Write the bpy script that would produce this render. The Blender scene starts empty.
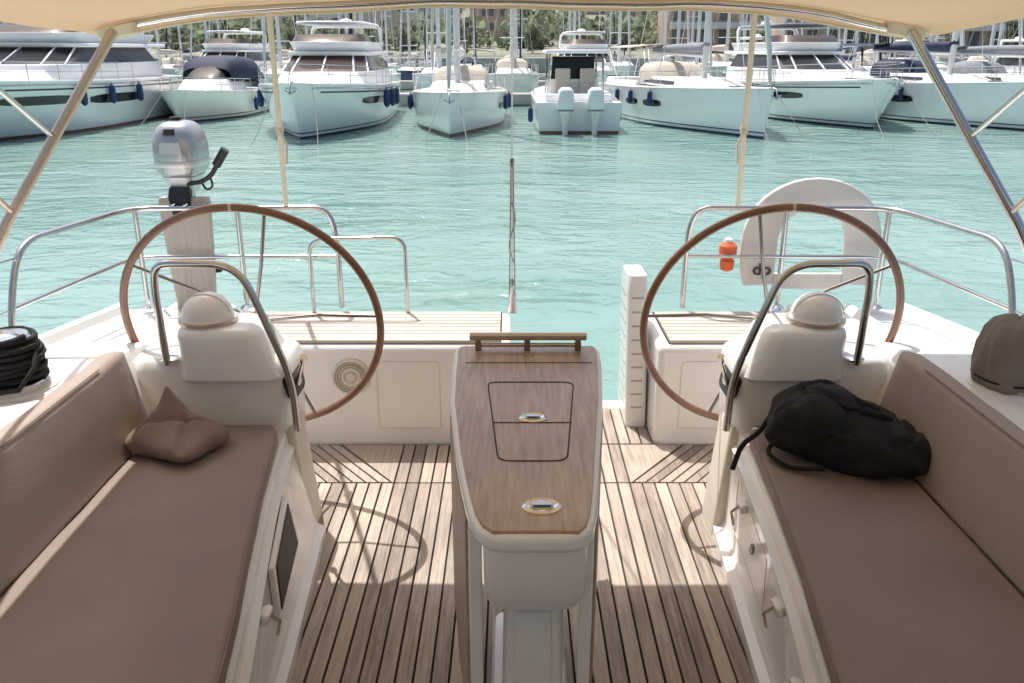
import bpy, math, random
from mathutils import Vector, Matrix, noise
random.seed(7)
sc=bpy.context.scene
COL=sc.collection
R=math.radians
# ---------------------------------------------------------------- materials
def newmat(name):
    m=bpy.data.materials.new(name); m.use_nodes=True
    nt=m.node_tree; b=nt.nodes['Principled BSDF']
    return m,nt,b
def M(name,col,rough=.5,metal=0,var=.12,scale=6,bump=0,bscale=150,coat=0,stretch=None,wr=0):
    m,nt,b=newmat(name); N=nt.nodes; L=nt.links
    b.inputs['Roughness'].default_value=rough; b.inputs['Metallic'].default_value=metal
    if coat: b.inputs['Coat Weight'].default_value=coat; b.inputs['Coat Roughness'].default_value=.1
    tc=N.new('ShaderNodeTexCoord'); mp=N.new('ShaderNodeMapping'); L.new(tc.outputs['Object'],mp.inputs[0])
    if stretch: mp.inputs['Scale'].default_value=stretch
    nz=N.new('ShaderNodeTexNoise'); nz.inputs['Scale'].default_value=scale; nz.inputs['Detail'].default_value=6
    L.new(mp.outputs[0],nz.inputs['Vector'])
    rp=N.new('ShaderNodeValToRGB'); rp.color_ramp.elements[0].position=.3; rp.color_ramp.elements[1].position=.7
    rp.color_ramp.elements[0].color=tuple(c*(1-var) for c in col)+(1,)
    rp.color_ramp.elements[1].color=tuple(min(1,c*(1+var*.6)) for c in col)+(1,)
    L.new(nz.outputs['Fac'],rp.inputs[0]); L.new(rp.outputs[0],b.inputs['Base Color'])
    if bump:
        n2=N.new('ShaderNodeTexNoise'); n2.inputs['Scale'].default_value=bscale; n2.inputs['Detail'].default_value=3
        L.new(mp.outputs[0],n2.inputs['Vector'])
        bp=N.new('ShaderNodeBump'); bp.inputs['Strength'].default_value=bump; bp.inputs['Distance'].default_value=.004
        L.new(n2.outputs['Fac'],bp.inputs['Height']); L.new(bp.outputs[0],b.inputs['Normal'])
        if wr:
            n3=N.new('ShaderNodeTexNoise'); n3.inputs['Scale'].default_value=5; n3.inputs['Detail'].default_value=4; n3.inputs['Distortion'].default_value=1.2
            L.new(mp.outputs[0],n3.inputs['Vector'])
            b2=N.new('ShaderNodeBump'); b2.inputs['Strength'].default_value=wr; b2.inputs['Distance'].default_value=.03
            L.new(n3.outputs['Fac'],b2.inputs['Height']); L.new(b2.outputs[0],bp.inputs['Normal'])
    return m
def teak(name,c1,c2,rough=.6,island=True,st=(45,2.2,45),coat=0):
    m,nt,b=newmat(name); N=nt.nodes; L=nt.links
    b.inputs['Roughness'].default_value=rough
    if coat: b.inputs['Coat Weight'].default_value=coat; b.inputs['Coat Roughness'].default_value=.25
    tc=N.new('ShaderNodeTexCoord'); mp=N.new('ShaderNodeMapping'); mp.inputs['Scale'].default_value=st
    L.new(tc.outputs['Object'],mp.inputs[0])
    nz=N.new('ShaderNodeTexNoise'); nz.inputs['Scale'].default_value=2.2; nz.inputs['Detail'].default_value=8; nz.inputs['Roughness'].default_value=.7
    L.new(mp.outputs[0],nz.inputs['Vector'])
    n2=N.new('ShaderNodeTexNoise'); n2.inputs['Scale'].default_value=3; n2.inputs['Detail'].default_value=4
    L.new(tc.outputs['Object'],n2.inputs['Vector'])
    ad=N.new('ShaderNodeMath'); ad.operation='MULTIPLY_ADD'; ad.inputs[1].default_value=.65
    L.new(nz.outputs['Fac'],ad.inputs[0])
    mu=N.new('ShaderNodeMath'); mu.operation='MULTIPLY'; mu.inputs[1].default_value=.35; L.new(n2.outputs['Fac'],mu.inputs[0]); L.new(mu.outputs[0],ad.inputs[2])
    last=ad.outputs[0]
    if island:
        g=N.new('ShaderNodeNewGeometry'); m2=N.new('ShaderNodeMath'); m2.operation='MULTIPLY_ADD'; m2.inputs[1].default_value=.24
        L.new(g.outputs['Random Per Island'],m2.inputs[0])
        s=N.new('ShaderNodeMath'); s.operation='SUBTRACT'; s.inputs[1].default_value=.12; L.new(last,s.inputs[0]); L.new(s.outputs[0],m2.inputs[2]); last=m2.outputs[0]
    rp=N.new('ShaderNodeValToRGB'); rp.color_ramp.elements[0].position=.34; rp.color_ramp.elements[1].position=.65
    rp.color_ramp.elements[0].color=c1+(1,); rp.color_ramp.elements[1].color=c2+(1,)
    L.new(last,rp.inputs[0]); L.new(rp.outputs[0],b.inputs['Base Color'])
    bp=N.new('ShaderNodeBump'); bp.inputs['Strength'].default_value=.25; bp.inputs['Distance'].default_value=.002
    L.new(nz.outputs['Fac'],bp.inputs['Height']); L.new(bp.outputs[0],b.inputs['Normal'])
    return m
def hullmat(name,body,stripe,anti,z1=.07,z2=.16,z3=.2):
    m,nt,b=newmat(name); N=nt.nodes; L=nt.links
    b.inputs['Roughness'].default_value=.15
    tc=N.new('ShaderNodeTexCoord'); sp=N.new('ShaderNodeSeparateXYZ'); L.new(tc.outputs['Object'],sp.inputs[0])
    rp=N.new('ShaderNodeValToRGB'); rp.color_ramp.interpolation='CONSTANT'
    e=rp.color_ramp.elements; e[0].position=0; e[0].color=anti+(1,); e[1].position=z1; e[1].color=body+(1,)
    a=e.new(z2); a.color=stripe+(1,); a=e.new(z3); a.color=body+(1,)
    L.new(sp.outputs['Z'],rp.inputs[0])
    nz=N.new('ShaderNodeTexNoise'); nz.inputs['Scale'].default_value=1.5; nz.inputs['Detail'].default_value=6
    mp=N.new('ShaderNodeMapping'); mp.inputs['Scale'].default_value=(2,2,.4); L.new(tc.outputs['Object'],mp.inputs[0]); L.new(mp.outputs[0],nz.inputs['Vector'])
    mx=N.new('ShaderNodeMix'); mx.data_type='RGBA'; mx.blend_type='MULTIPLY'; mx.inputs['Factor'].default_value=.15
    L.new(rp.outputs[0],mx.inputs['A'])
    rr=N.new('ShaderNodeValToRGB'); rr.color_ramp.elements[0].color=(.6,.6,.58,1); rr.color_ramp.elements[1].position=.6
    L.new(nz.outputs['Fac'],rr.inputs[0]); L.new(rr.outputs[0],mx.inputs['B'])
    L.new(mx.outputs['Result'],b.inputs['Base Color'])
    return m
GEL=M('gelcoat',(.89,.875,.85),.25,var=.04,scale=3,coat=.4)
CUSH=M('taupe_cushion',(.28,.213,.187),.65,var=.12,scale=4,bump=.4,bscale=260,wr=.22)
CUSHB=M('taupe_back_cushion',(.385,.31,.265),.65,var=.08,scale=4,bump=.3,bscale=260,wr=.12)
PIP=M('cushion_piping',(.25,.18,.15),.7)
STEEL=M('stainless',(.62,.61,.60),.16,1,var=.08,scale=20)
STEELD=M('stainless_dark',(.30,.28,.27),.25,1,var=.08,scale=20)
STEELW=M('stainless_warm',(.60,.50,.41),.35,.6,var=.08,scale=20)
CHROME=M('chrome',(.85,.85,.85),.10,1,var=.03)
TEAKF=teak('teak_floor',(.195,.15,.122),(.50,.415,.345))
TEAKS=teak('teak_stern',(.42,.36,.30),(.68,.60,.52),st=(2.2,45,45))
TEAKT=teak('teak_table',(.24,.14,.085),(.57,.40,.27),rough=.34,island=False,st=(40,3.0,40),coat=.4)
TEAKL=teak('teak_leaf',(.30,.20,.14),(.52,.38,.28),rough=.45,island=False,st=(34,3.2,34))
RIM=teak('mahogany_rim',(.15,.06,.03),(.30,.135,.07),rough=.28,island=False,st=(3,3,3),coat=.6)
BOARD=teak('weathered_board',(.46,.39,.33),(.68,.61,.54),island=False,st=(20,20,1))
CAULK=M('black_caulk',(.025,.02,.017),.8)
SLOT=M('shadow_groove',(.45,.44,.42),.8)  # grey of the raised gate strips, painted as shade inside slots
DARK=M('dark_plastic',(.02,.02,.022),.4,var=.2)
DPANEL=M('dark_panel',(.018,.018,.02),.6,var=.2)
DGLASS=M('dark_glass',(.015,.018,.022),.06,var=.2)
BGLASS=M('brown_tinted_glass',(.07,.045,.035),.08,var=.2)
BLACKF=M('black_fabric',(.010,.010,.012),.85,var=.5,scale=5,bump=.8,bscale=120,wr=.5)
PILL=M('pillow_fabric',(.25,.18,.148),.85,var=.15,bump=.6,bscale=200,wr=.4)
COVER=M('grey_canvas',(.25,.21,.18),.85,var=.15,bump=.6,bscale=180,wr=.5)
ROPE=M('black_rope',(.02,.02,.022),.8,var=.5,scale=90,bump=1,bscale=300)
ROPEW=M('cream_rope',(.62,.55,.44),.8,var=.2,scale=80,bump=.6,bscale=300)
ROPEG=M('grey_rope',(.36,.34,.32),.8,var=.5,scale=120)
STRAP=M('cream_strap',(.76,.70,.56),.8,var=.05)
WHITE=M('white_paint',(.90,.90,.90),.3,var=.04,scale=3)
WHITED=M('white_deck',(.84,.84,.82),.5,var=.06,scale=3)
SILVER=M('silver_paint',(.50,.51,.53),.25,.5,var=.06)
SILVERL=M('light_silver_paint',(.68,.69,.70),.3,.3,var=.06)
BLUEF=M('blue_fender',(.015,.05,.16),.5,var=.2)
NAVY=M('navy_canvas',(.012,.025,.07),.75,var=.25,bump=.4,bscale=40)
GREYC=M('grey_sail_cover',(.25,.27,.29),.8,var=.2)
TANC=M('tan_canvas',(.56,.50,.42),.8,var=.1)
SAILW=M('rolled_sail',(.78,.76,.72),.7,var=.1)
ALU=M('mast_aluminium',(.74,.74,.73),.4,.15,var=.06)
BUOY=M('buoy_cover',(.74,.71,.67),.6,var=.06,bump=.5,bscale=60,wr=.3)
ORANGE=M('orange_plastic',(.85,.16,.05),.5)
SPK=M('speaker_beige',(.70,.66,.56),.5)
CONC=M('concrete',(.36,.35,.33),.85,var=.2,scale=.5,bump=.3,bscale=10)
H1=hullmat('hull_white_blue',(.92,.92,.92),(.05,.08,.16),(.04,.08,.14))
H2=hullmat('hull_white_plain',(.92,.92,.91),(.88,.88,.88),(.25,.12,.09),.1,.2,.21)
H3=hullmat('hull_white_dark',(.92,.92,.92),(.08,.08,.09),(.03,.03,.04))
H4=hullmat('hull_cream',(.86,.84,.80),(.35,.12,.08),(.08,.10,.14))
H5=hullmat('hull_navy',(.03,.05,.12),(.7,.7,.7),(.2,.05,.04))
# ---------------------------------------------------------------- helpers
def obj(name,verts,faces,mat,parent=None,smooth=True,ang=38,bevel=0,loc=None,rot=None):
    me=bpy.data.meshes.new(name); me.from_pydata([tuple(v) for v in verts],[],faces); me.validate()
    me.materials.append(mat)
    if smooth:
        me.polygons.foreach_set('use_smooth',[True]*len(me.polygons)); me.update()
        me.set_sharp_from_angle(angle=R(ang))
    o=bpy.data.objects.new(name,me); COL.objects.link(o)
    if parent: o.parent=parent
    if loc: o.location=loc
    if rot: o.rotation_euler=rot
    if bevel:
        b=o.modifiers.new('b','BEVEL'); b.width=bevel; b.segments=3; b.limit_method='ANGLE'; b.harden_normals=False
    return o
def fixn(o):
    import bmesh
    bm=bmesh.new(); bm.from_mesh(o.data); bmesh.ops.recalc_face_normals(bm,faces=bm.faces); bm.to_mesh(o.data); bm.free()
    return o
def box(name,c,s,mat,parent=None,bevel=.004,rot=None):
    x,y,z=[k/2 for k in s]
    v=[(-x,-y,-z),(x,-y,-z),(x,y,-z),(-x,y,-z),(-x,-y,z),(x,-y,z),(x,y,z),(-x,y,z)]
    f=[(0,3,2,1),(4,5,6,7),(0,1,5,4),(1,2,6,5),(2,3,7,6),(3,0,4,7)]
    return obj(name,v,f,mat,parent,bevel=bevel,loc=c,rot=rot)
CUBEF=[(0,3,2,1),(4,5,6,7),(0,1,5,4),(1,2,6,5),(2,3,7,6),(3,0,4,7)]
def multibox(name,bs,mat,parent=None,bevel=0,quads=None,**k):
    V=[];F=[]
    for (c,s) in bs:
        x,y,z=[q/2 for q in s]; n=len(V)
        V+=[(c[0]+a,c[1]+b,c[2]+d) for a,b,d in [(-x,-y,-z),(x,-y,-z),(x,y,-z),(-x,y,-z),(-x,-y,z),(x,-y,z),(x,y,z),(-x,y,z)]]
        F+=[tuple(i+n for i in f) for f in CUBEF]
    for q,z0,z1 in (quads or []):
        n=len(V); V+=[(a,b,z0) for a,b in q]+[(a,b,z1) for a,b in q]; F+=[tuple(i+n for i in f) for f in CUBEF]
    return obj(name,V,F,mat,parent,bevel=bevel,**k)
def fillet(pts,rad,n=6):
    P=[Vector(p) for p in pts]; out=[P[0]]
    for i in range(1,len(P)-1):
        a=P[i-1]-P[i]; b=P[i+1]-P[i]; r=min(rad,a.length*.48,b.length*.48)
        A=P[i]+a.normalized()*r; B=P[i]+b.normalized()*r
        for k in range(n+1):
            t=k/n; out.append(A*(1-t)**2+P[i]*2*t*(1-t)+B*t*t)
    out.append(P[-1]); return out
def sweep(pts,r,n=8,cyc=False,V=None,F=None,flat=1):
    if V is None: V=[];F=[]
    P=[Vector(p) for p in pts]; N=len(P); base=len(V)
    T=[]
    for i in range(N):
        a=P[(i-1)%N] if (cyc or i>0) else P[i]; b=P[(i+1)%N] if (cyc or i<N-1) else P[i]
        t=(b-a); T.append(t.normalized() if t.length>1e-9 else Vector((0,0,1)))
    u=T[0].orthogonal().normalized()
    if abs(T[0].z)<.99 : u=T[0].cross(Vector((0,0,1))).normalized()
    for i in range(N):
        if i>0:
            q=T[i-1].rotation_difference(T[i]); u=q@u; u=(u-T[i]*u.dot(T[i])).normalized()
        w=T[i].cross(u); rr=r[i] if isinstance(r,(list,tuple)) else r
        for k in range(n):
            a=2*math.pi*k/n; V.append(P[i]+u*math.cos(a)*rr+w*math.sin(a)*rr*flat)
    for i in range(N if cyc else N-1):
        j=(i+1)%N
        for k in range(n):
            k2=(k+1)%n; F.append((base+i*n+k,base+i*n+k2,base+j*n+k2,base+j*n+k))
    if not cyc:
        F.append(tuple(base+k for k in range(n-1,-1,-1))); F.append(tuple(base+(N-1)*n+k for k in range(n)))
    return V,F
def tube(name,pts,r,mat,parent=None,n=10,cyc=False,fil=0,**k):
    if fil: pts=fillet(pts,fil)
    V,F=sweep(pts,r,n,cyc); return obj(name,V,F,mat,parent,ang=60,**k)
def tubes(name,lst,mat,parent=None,n=6,**k):
    V=[];F=[]
    for pts,r in lst: sweep(pts,r,n,False,V,F)
    return obj(name,V,F,mat,parent,ang=60,**k)
def lathe(name,prof,mat,parent=None,n=28,loc=None,rot=None,ang=35,sy=1):
    V=[];F=[]
    for r,z in prof:
        for k in range(n):
            a=2*math.pi*k/n; V.append((r*math.cos(a),r*math.sin(a)*sy,z))
    for i in range(len(prof)-1):
        for k in range(n):
            k2=(k+1)%n; F.append((i*n+k,i*n+k2,(i+1)*n+k2,(i+1)*n+k))
    F.append(tuple(range(n-1,-1,-1))); F.append(tuple((len(prof)-1)*n+k for k in range(n)))
    return obj(name,V,F,mat,parent,loc=loc,rot=rot,ang=ang)
def loft(name,secs,mat,parent=None,ring=True,caps=True,ang=38,bevel=0,**k):
    V=[];F=[];n=len(secs[0])
    for s in secs: V+=[tuple(p) for p in s]
    for i in range(len(secs)-1):
        for j in range(n if ring else n-1):
            j2=(j+1)%n; F.append((i*n+j,i*n+j2,(i+1)*n+j2,(i+1)*n+j))
    if caps and ring:
        F.append(tuple(range(n-1,-1,-1))); F.append(tuple((len(secs)-1)*n+j for j in range(n)))
    return fixn(obj(name,V,F,mat,parent,ang=ang,bevel=bevel,**k))
def rrect(hx,hy,r,n=5,cx=0,cy=0):
    o=[]
    for (sx,sy,a0) in [(1,1,0),(-1,1,90),(-1,-1,180),(1,-1,270)]:
        for k in range(n+1):
            a=R(a0+90*k/n); o.append((cx+sx*(hx-r)+r*math.cos(a),cy+sy*(hy-r)+r*math.sin(a)))
    return o
def body(name,lv,mat,parent=None,**k):   # levels (z,cx,cy,hx,hy,r)
    return loft(name,[[(x,y,z) for x,y in rrect(hx,hy,r,6,cx,cy)] for z,cx,cy,hx,hy,r in lv],mat,parent,**k)
def interp(tab,y):
    if y<=tab[0][0]: return tab[0][1]
    for (a,b),(c,d) in zip(tab,tab[1:]):
        if y<=c: return b+(d-b)*(y-a)/(c-a)
    return tab[-1][1]
def sinterp(tab,y):
    return sum(interp(tab,y+d)*w for d,w in ((-.24,.1),(-.12,.2),(0,.4),(.12,.2),(.24,.1)))
def empty(name,label=None,cat=None,group=None,loc=(0,0,0),rz=0):
    e=bpy.data.objects.new(name,None); COL.objects.link(e); e.location=loc; e.rotation_euler=(0,0,rz); e.empty_display_size=.2
    tag(e,label,cat,group); return e
def tag(o,label=None,cat=None,group=None):
    if label: o['label']=label
    if cat: o['category']=cat
    if group: o['group']=group
    return o
def copytree(root,loc,rz,scale=1):
    c=root.copy(); COL.objects.link(c); c.location=loc; c.rotation_euler=(0,0,rz); c.scale=(scale,)*3
    for ch in root.children:
        d=ch.copy(); COL.objects.link(d); d.parent=c
        for g in ch.children:
            e=g.copy(); COL.objects.link(e); e.parent=d
    return c
# ================================================================ OUR YACHT
Y=empty('sailing_yacht','white sailing yacht cockpit with twin wheels, teak floor and taupe cushions','yacht')
bs=[];qs=[];pitch=.048
box('sole_base',(0,1.80,-.024),(2.9,3.72,.04),CAULK,Y,bevel=0)
gap=.0065; w0=pitch-gap
n_=0
for i in range(-26,27):
    x=i*pitch
    segs=[(.3,1.62),(1.626,2.93)]
    if abs(i)<=9: segs.append((2.938,3.27))
    for a,b in segs: bs.append(((x,(a+b)/2,.0),(w0,b-a,.016)))
    if .05<x<.58: bs.append(((x,3.47,.0),(w0,.38,.016)))
for sg in (-1,1):
    x0=9*pitch+pitch/2+gap/2; sh=.26
    qs.append(([(sg*x0,2.940),(sg*(x0+.006),2.940),(sg*(x0+sh),3.27),(sg*x0,3.27)],-.008,.008)); x=x0+.006+gap*1.3
    while x<1.2:
        qs.append(([(sg*x,2.940),(sg*(x+w0),2.940),(sg*(x+w0+sh),3.27),(sg*(x+sh),3.27)],-.008,.008)); x+=pitch+.002
fixn(multibox('cockpit_sole',bs,TEAKF,Y,bevel=.0012,quads=qs))
# --- benches
LS=[(.2,.50),(1.33,.556),(1.75,.634),(2.13,.70),(2.62,.765)]
RS=[(.2,.57),(1.33,.62),(1.585,.668),(2.02,.716),(2.6,.765)]
LF=[(.2,.55),(1.845,.618),(2.78,.69)]
RF=[(.2,.60),(1.845,.674),(2.81,.74)]
DW=[(.2,1.97),(2.6,1.95),(3.3,1.90),(3.75,1.83)]
CH=[(2.45,.69),(2.8,.63),(3.25,.50),(3.8,.475)]
for sg,ST,FT in ((-1,LS,LF),(1,RS,RF)):
    ys=[-.5+i*(2.56+.5)/40 for i in range(41)]
    secs=[]
    for y in ys:
        s=sinterp(ST,y); f=interp(FT,y)
        secs.append([(sg*p[0],y,p[1]) for p in [(f-.03,-.02),(f-.03,.045),(f-.005,.055),(f+.005,.075),(s-.035+.01,.33),(s-.03,.345),(s-.012,.36),(s-.008,.392),(s+.0,.40),(s+.02,.405),(1.15,.405),(1.22,.66),(1.24,.688),(1.27,.69)]])
    bench=loft('bench',secs,GEL,Y,ring=False,ang=30)
    secs=[];N=70;y0,y1=.25,2.515
    for i in range(N+1):
        t=i/N; y=y0+(y1-y0)*t; e=min(1,min(t,1-t)*22); e=math.sin(min(1,e)*math.pi/2)
        s=sinterp(ST,y)-.004+.02*(1-e); o=1.135
        hz=.027*(.35+.65*e); sec=[]
        for a,b in rrect((o-s)/2-.01*(1-e),hz,.02*(.35+.65*e),5):
            u=a/((o-s)/2); zz=.433+b
            if b>0: zz+=.008*(1-u*u)
            zz+=.003*noise.noise(Vector((a*7,y*5,sg*3)))
            sec.append((sg*((s+o)/2+a+.004*noise.noise(Vector((y*6,sg,b*9)))),y,zz))
        secs.append(sec)
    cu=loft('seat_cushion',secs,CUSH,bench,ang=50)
    tube('cushion_piping',[(sg*(sinterp(ST,y)+.001),y,.452) for y in [.4+k*.1 for k in range(21)]],.0035,PIP,bench,n=6)
    secs=[]
    for i in range(N+1):
        t=i/N; y=y0+(y1-.03-y0)*t; e=math.sin(min(1,min(t,1-t)*30)*math.pi/2)
        pts=rrect(.034*(.5+.5*e),.140-.010*(1-e),.022*(.5+.5*e),5)
        w=.003*noise.noise(Vector((y*6,sg*5,0)))
        secs.append([(sg*(1.168+a+(b+.13)*.22+w),y,.580+b+(w if b>0 else 0)) for a,b in pts])
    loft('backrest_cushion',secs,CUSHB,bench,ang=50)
    tube('backrest_piping',[(sg*1.197,y,.719) for y in [.4+k*.1 for k in range(20)]],.0025,PIP,bench,n=6)
    ys=[-.5,.2,.8,1.4,2.0,2.45,2.55,2.7,2.8,2.95,3.1,3.25,3.4,3.55,3.70,3.76,3.79]
    secs=[]
    for y in ys:
        h=interp(CH,y); w=interp(DW,y); d=min(.50,h-.02)
        secs.append([(sg*p[0],y,p[1]) for p in [(1.272,-.02),(1.272,h-.03),(1.28,h-.008),(1.30,h),(1.50,h-.005),(1.53,h-.02),(1.56,d+.03),(1.60,d),(w-.05,d-.01),(w-.04,d+.025),(w-.01,d+.03),(w,d),(w+.01,.2),(w-.05,-.5),(w-.25,-1.25)]])
    loft('side_deck',secs,GEL,Y,ring=False,ang=30)
    def on_front(y,f):
        s=sinterp(ST,y)-.028; q=interp(FT,y)+.003
        return (sg*(q+(s-q)*f),y,.07+(.335-.07)*f)
    if sg<0:
        a=on_front(1.88,.36);b=on_front(2.27,.36);c=on_front(2.27,.98);d=on_front(1.88,.98)
        def panel(nm,ins,off,mat,th=.006):
            P=[Vector(k) for k in (a,b,c,d)]; cc=sum(P,Vector())/4
            Q=[cc+(p-cc)*ins for p in P]; nrm=(P[1]-P[0]).cross(P[3]-P[0]).normalized()
            if nrm.x<0: nrm=-nrm
            V=[q+nrm*(off-th) for q in Q]+[q+nrm*off for q in Q]
            o=obj(nm,V,CUBEF,mat,bench,bevel=.004); fixn(o)
        panel('panel_frame',1.0,.014,WHITE,.016); panel('instrument_panel',.84,.017,DPANEL,.008)
        hw=[(1.45,.75),(1.72,.9),(1.30,.4)]
    else:
        hw=[(1.5,.8),(1.75,.9),(2.28,.8),(1.32,.5),(1.62,.35)]
        p=on_front(2.12,.62)
        lathe('key_lock',[(.016,0),(.016,.006),(.008,.009)],STEELD,bench,n=16,loc=(p[0]-.002*sg,p[1],p[2]),rot=(0,-sg*R(80),0))
        o=[on_front(1.95,.25),on_front(2.40,.25),on_front(2.40,.9),on_front(1.95,.9)]
        o=[(q[0]-sg*.001,q[1],q[2]) for q in o]
        tube('locker_door_seam',o+[o[0]],.0014,SPK,bench,n=5)
    for (y,f) in hw:
        p=on_front(y,f)
        body('line_fairlead',[(-.012,0,0,.014,.024,.008),(.0,0,0,.016,.028,.01),(.012,0,0,.012,.02,.008)],WHITE,bench,loc=(p[0]-sg*.008,p[1],p[2]),rot=(0,sg*R(80),0))
        tube('lanyard',fillet([(p[0]-sg*.02,p[1],p[2]),(p[0]-sg*.035,p[1]+.02,p[2]-.03),(p[0]-sg*.022,p[1]+.06,p[2]-.06),(p[0]-sg*.018,p[1]+.04,p[2]-.09)],.02),.0045,ROPEW,bench,n=6)
    # --- helm console
    X=sg*.98
    def lx(v): return sg*v
    con=body('helm_console',[(-.01,X,2.68,.24,.115,.05),(.38,X,2.67,.25,.125,.05),(.60,X,2.67,.262,.128,.05),(.64,X,2.675,.255,.12,.06),(.66,X,2.68,.235,.10,.06)],GEL,Y,ang=50)
    body('console_cowl',[(.60,lx(.905),2.65,.165,.138,.06),(.655,lx(.915),2.645,.148,.130,.06),(.70,lx(.925),2.64,.140,.122,.06),(.735,lx(.935),2.635,.134,.114,.06),(.752,lx(.94),2.635,.125,.106,.06),(.762,lx(.945),2.635,.105,.088,.05)],GEL,con,ang=55)
    lathe('compass_binnacle',[(.088,0),(.090,.012),(.086,.020),(.083,.024)]+[(.082*math.cos(a),.026+.078*math.sin(a)) for a in [k*math.pi/2/10*.97 for k in range(11)]],GEL,con,loc=(lx(.985),2.63,.755))
    lathe('compass_ring',[(.0925,.0),(.0935,.006),(.0925,.012)],STEELW,con,loc=(lx(.985),2.63,.765))
    tube('compass_hood_seam',[(lx(.985)+.0835*math.cos(a),2.63-.02,.781+.0795*math.sin(a)*.98) for a in [R(10+k*10) for k in range(17)]],.0018,SPK,con,n=5)
    body('engine_control_panel',[(-.012,0,0,.045,.075,.03),(.004,0,0,.05,.08,.035),(.012,0,0,.042,.07,.03)],DARK,con,loc=(lx(.722),2.62,.56),rot=(0,sg*R(-76),0))
    lathe('throttle_lever',[(.012,0),(.012,.02),(.006,.03),(.006,.10),(.012,.11),(.012,.13)],CHROME,con,n=12,loc=(lx(.705),2.60,.56),rot=(R(25),sg*R(-20),0))
    body('foot_rest',[(.0,lx(.72),2.64,.032,.085,.012),(.40,lx(.745),2.63,.026,.075,.012),(.415,lx(.745),2.63,.02,.066,.012)],SPK,con)
    pts=[(lx(1.095),2.53,.65),(lx(1.095),2.51,.90),(lx(1.08),2.50,.985),(lx(.83),2.50,.985),(lx(.765),2.51,.80),(lx(.705),2.53,.60),(lx(.70),2.53,.42)]
    tube('grab_rail',fillet(pts,.09,8),.0120,STEEL,con,n=12)
    q=pts[0]; lathe('rail_foot',[(.03,0),(.03,.006),(.016,.012)],CHROME,con,n=18,loc=(q[0],q[1]+.02,q[2]+.008))
    # --- steering wheel
    wc=Vector((lx(.893),2.80,.700)); RR=.437
    def wr(x,y,z):
        c,s=math.cos(R(15)),math.sin(R(15)); return Vector((wc.x+x,wc.y+y*c-z*s,wc.z+y*s+z*c))
    V,F=sweep([wr(RR*math.cos(2*math.pi*k/96),0,RR*math.sin(2*math.pi*k/96)) for k in range(96)],.0135,12,True)
    wheel=obj('steering_wheel',V,F,RIM,Y,ang=60)
    for k in range(5):
        a=R(90+14*sg+72*k)
        tube('spoke',[wr(.03*math.cos(a),.015,.03*math.sin(a)),wr(.22*math.cos(a),.03,.22*math.sin(a)),wr((RR-.012)*math.cos(a),0,(RR-.012)*math.sin(a))],.0062,STEELD,wheel,n=8)
    lathe('hub',[(.02,-.10),(.03,-.02),(.05,0),(.05,.02),(.035,.04),(.015,.05)],CHROME,wheel,n=24,loc=tuple(wr(0,0,0)),rot=(R(-75),0,0))
    a=R(90)
    tube('king_spoke_wrap',[wr(RR*math.cos(a+d),0,RR*math.sin(a+d)) for d in (-.012,0,.012)],.0145,STEELW,wheel,n=12)
    # --- stern pushpit
    z=.93
    P=[(lx(1.80),2.88,.50),(lx(1.80),2.93,.74),(lx(1.80),3.05,z),(lx(1.69),3.74,z),(lx(.815),3.76,z),(lx(.785),3.76,.78),(lx(.785),3.76,.47)]
    rail=tube('pushpit_rail',fillet(P,.14,8),.0125,STEEL,Y,n=12)
    tube('lower_rail',fillet([(lx(1.80),2.93,.71),(lx(1.70),3.74,.71),(lx(.785),3.76,.71)],.12,8),.009,STEEL,rail,n=10)
    for q in ((1.66,3.72,.47),(1.22,3.755,.46)):
        tube('rail_post',[(lx(q[0]),q[1],q[2]),(lx(q[0]),q[1],z)],.0115,STEEL,rail,n=10)
        lathe('post_base',[(.032,0),(.032,.006),(.015,.02)],CHROME,rail,n=16,loc=(lx(q[0]),q[1],q[2]+.005))
    for q in ([(lx(1.80),3.0,.88),(lx(1.86),1.4,.98),(lx(1.88),.2,1.0)],[(lx(1.80),2.93,.71),(lx(1.86),1.4,.74),(lx(1.88),.2,.75)]): tubes('lifeline',[(q,.003)],STEEL,rail)
    # --- aft locker
    xa,xb=(.0,1.80) if sg<0 else (.60,1.80)
    m=sg*(xa+xb)/2; wdt=xb-xa
    blk=multibox('stern_locker',[((m,3.52,.213),(wdt,.48,.47))],GEL,Y,bevel=.03)
    bs=[];yy=3.325
    while yy<3.73:
        bs.append(((m-sg*.12,yy,.457),(wdt-.34,.040,.014))); yy+=.0455
    multibox('teak_locker_top',bs,TEAKS,blk,bevel=.0015)
    multibox('locker_top_seam',[((m-sg*.12,3.52,.4505),(wdt-.33,.425,.006))],CAULK,blk,bevel=0)
    hx0,hx1=(.30,.56) if sg<0 else (.70,1.12)
    o=[(lx(hx0),3.279,.08),(lx(hx1),3.279,.08),(lx(hx1),3.279,.38),(lx(hx0),3.279,.38)]
    tube('hatch_seam',fillet(o+[o[0]],.02,3),.0016,SPK,blk,n=5)
    if sg<0:
        lathe('speaker',[(.078,0),(.078,.008),(.068,.014),(.060,.010),(.05,.012),(.03,.016),(.028,.012),(.012,.02),(.004,.022)],SPK,blk,n=36,loc=(-.665,3.279,.315),rot=(R(90),0,0))
        V=[];F=[]
        for k in range(5):
            sweep([(-.665+(.022+.011*k)*math.cos(a),3.2655,.315+(.022+.011*k)*math.sin(a)) for a in [j*math.pi/14 for j in range(28)]],.0020,5,True,V,F)
        obj('speaker_grille',V,F,M('grille',(.30,.27,.22),.5),blk)
box('stern_platform',(0,3.52,-.645),(3.62,.53,1.19),GEL,Y,bevel=.03)
box('step_edge',(.30,3.72,-.014),(.56,.10,.03),GEL,Y,bevel=.008)
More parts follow.
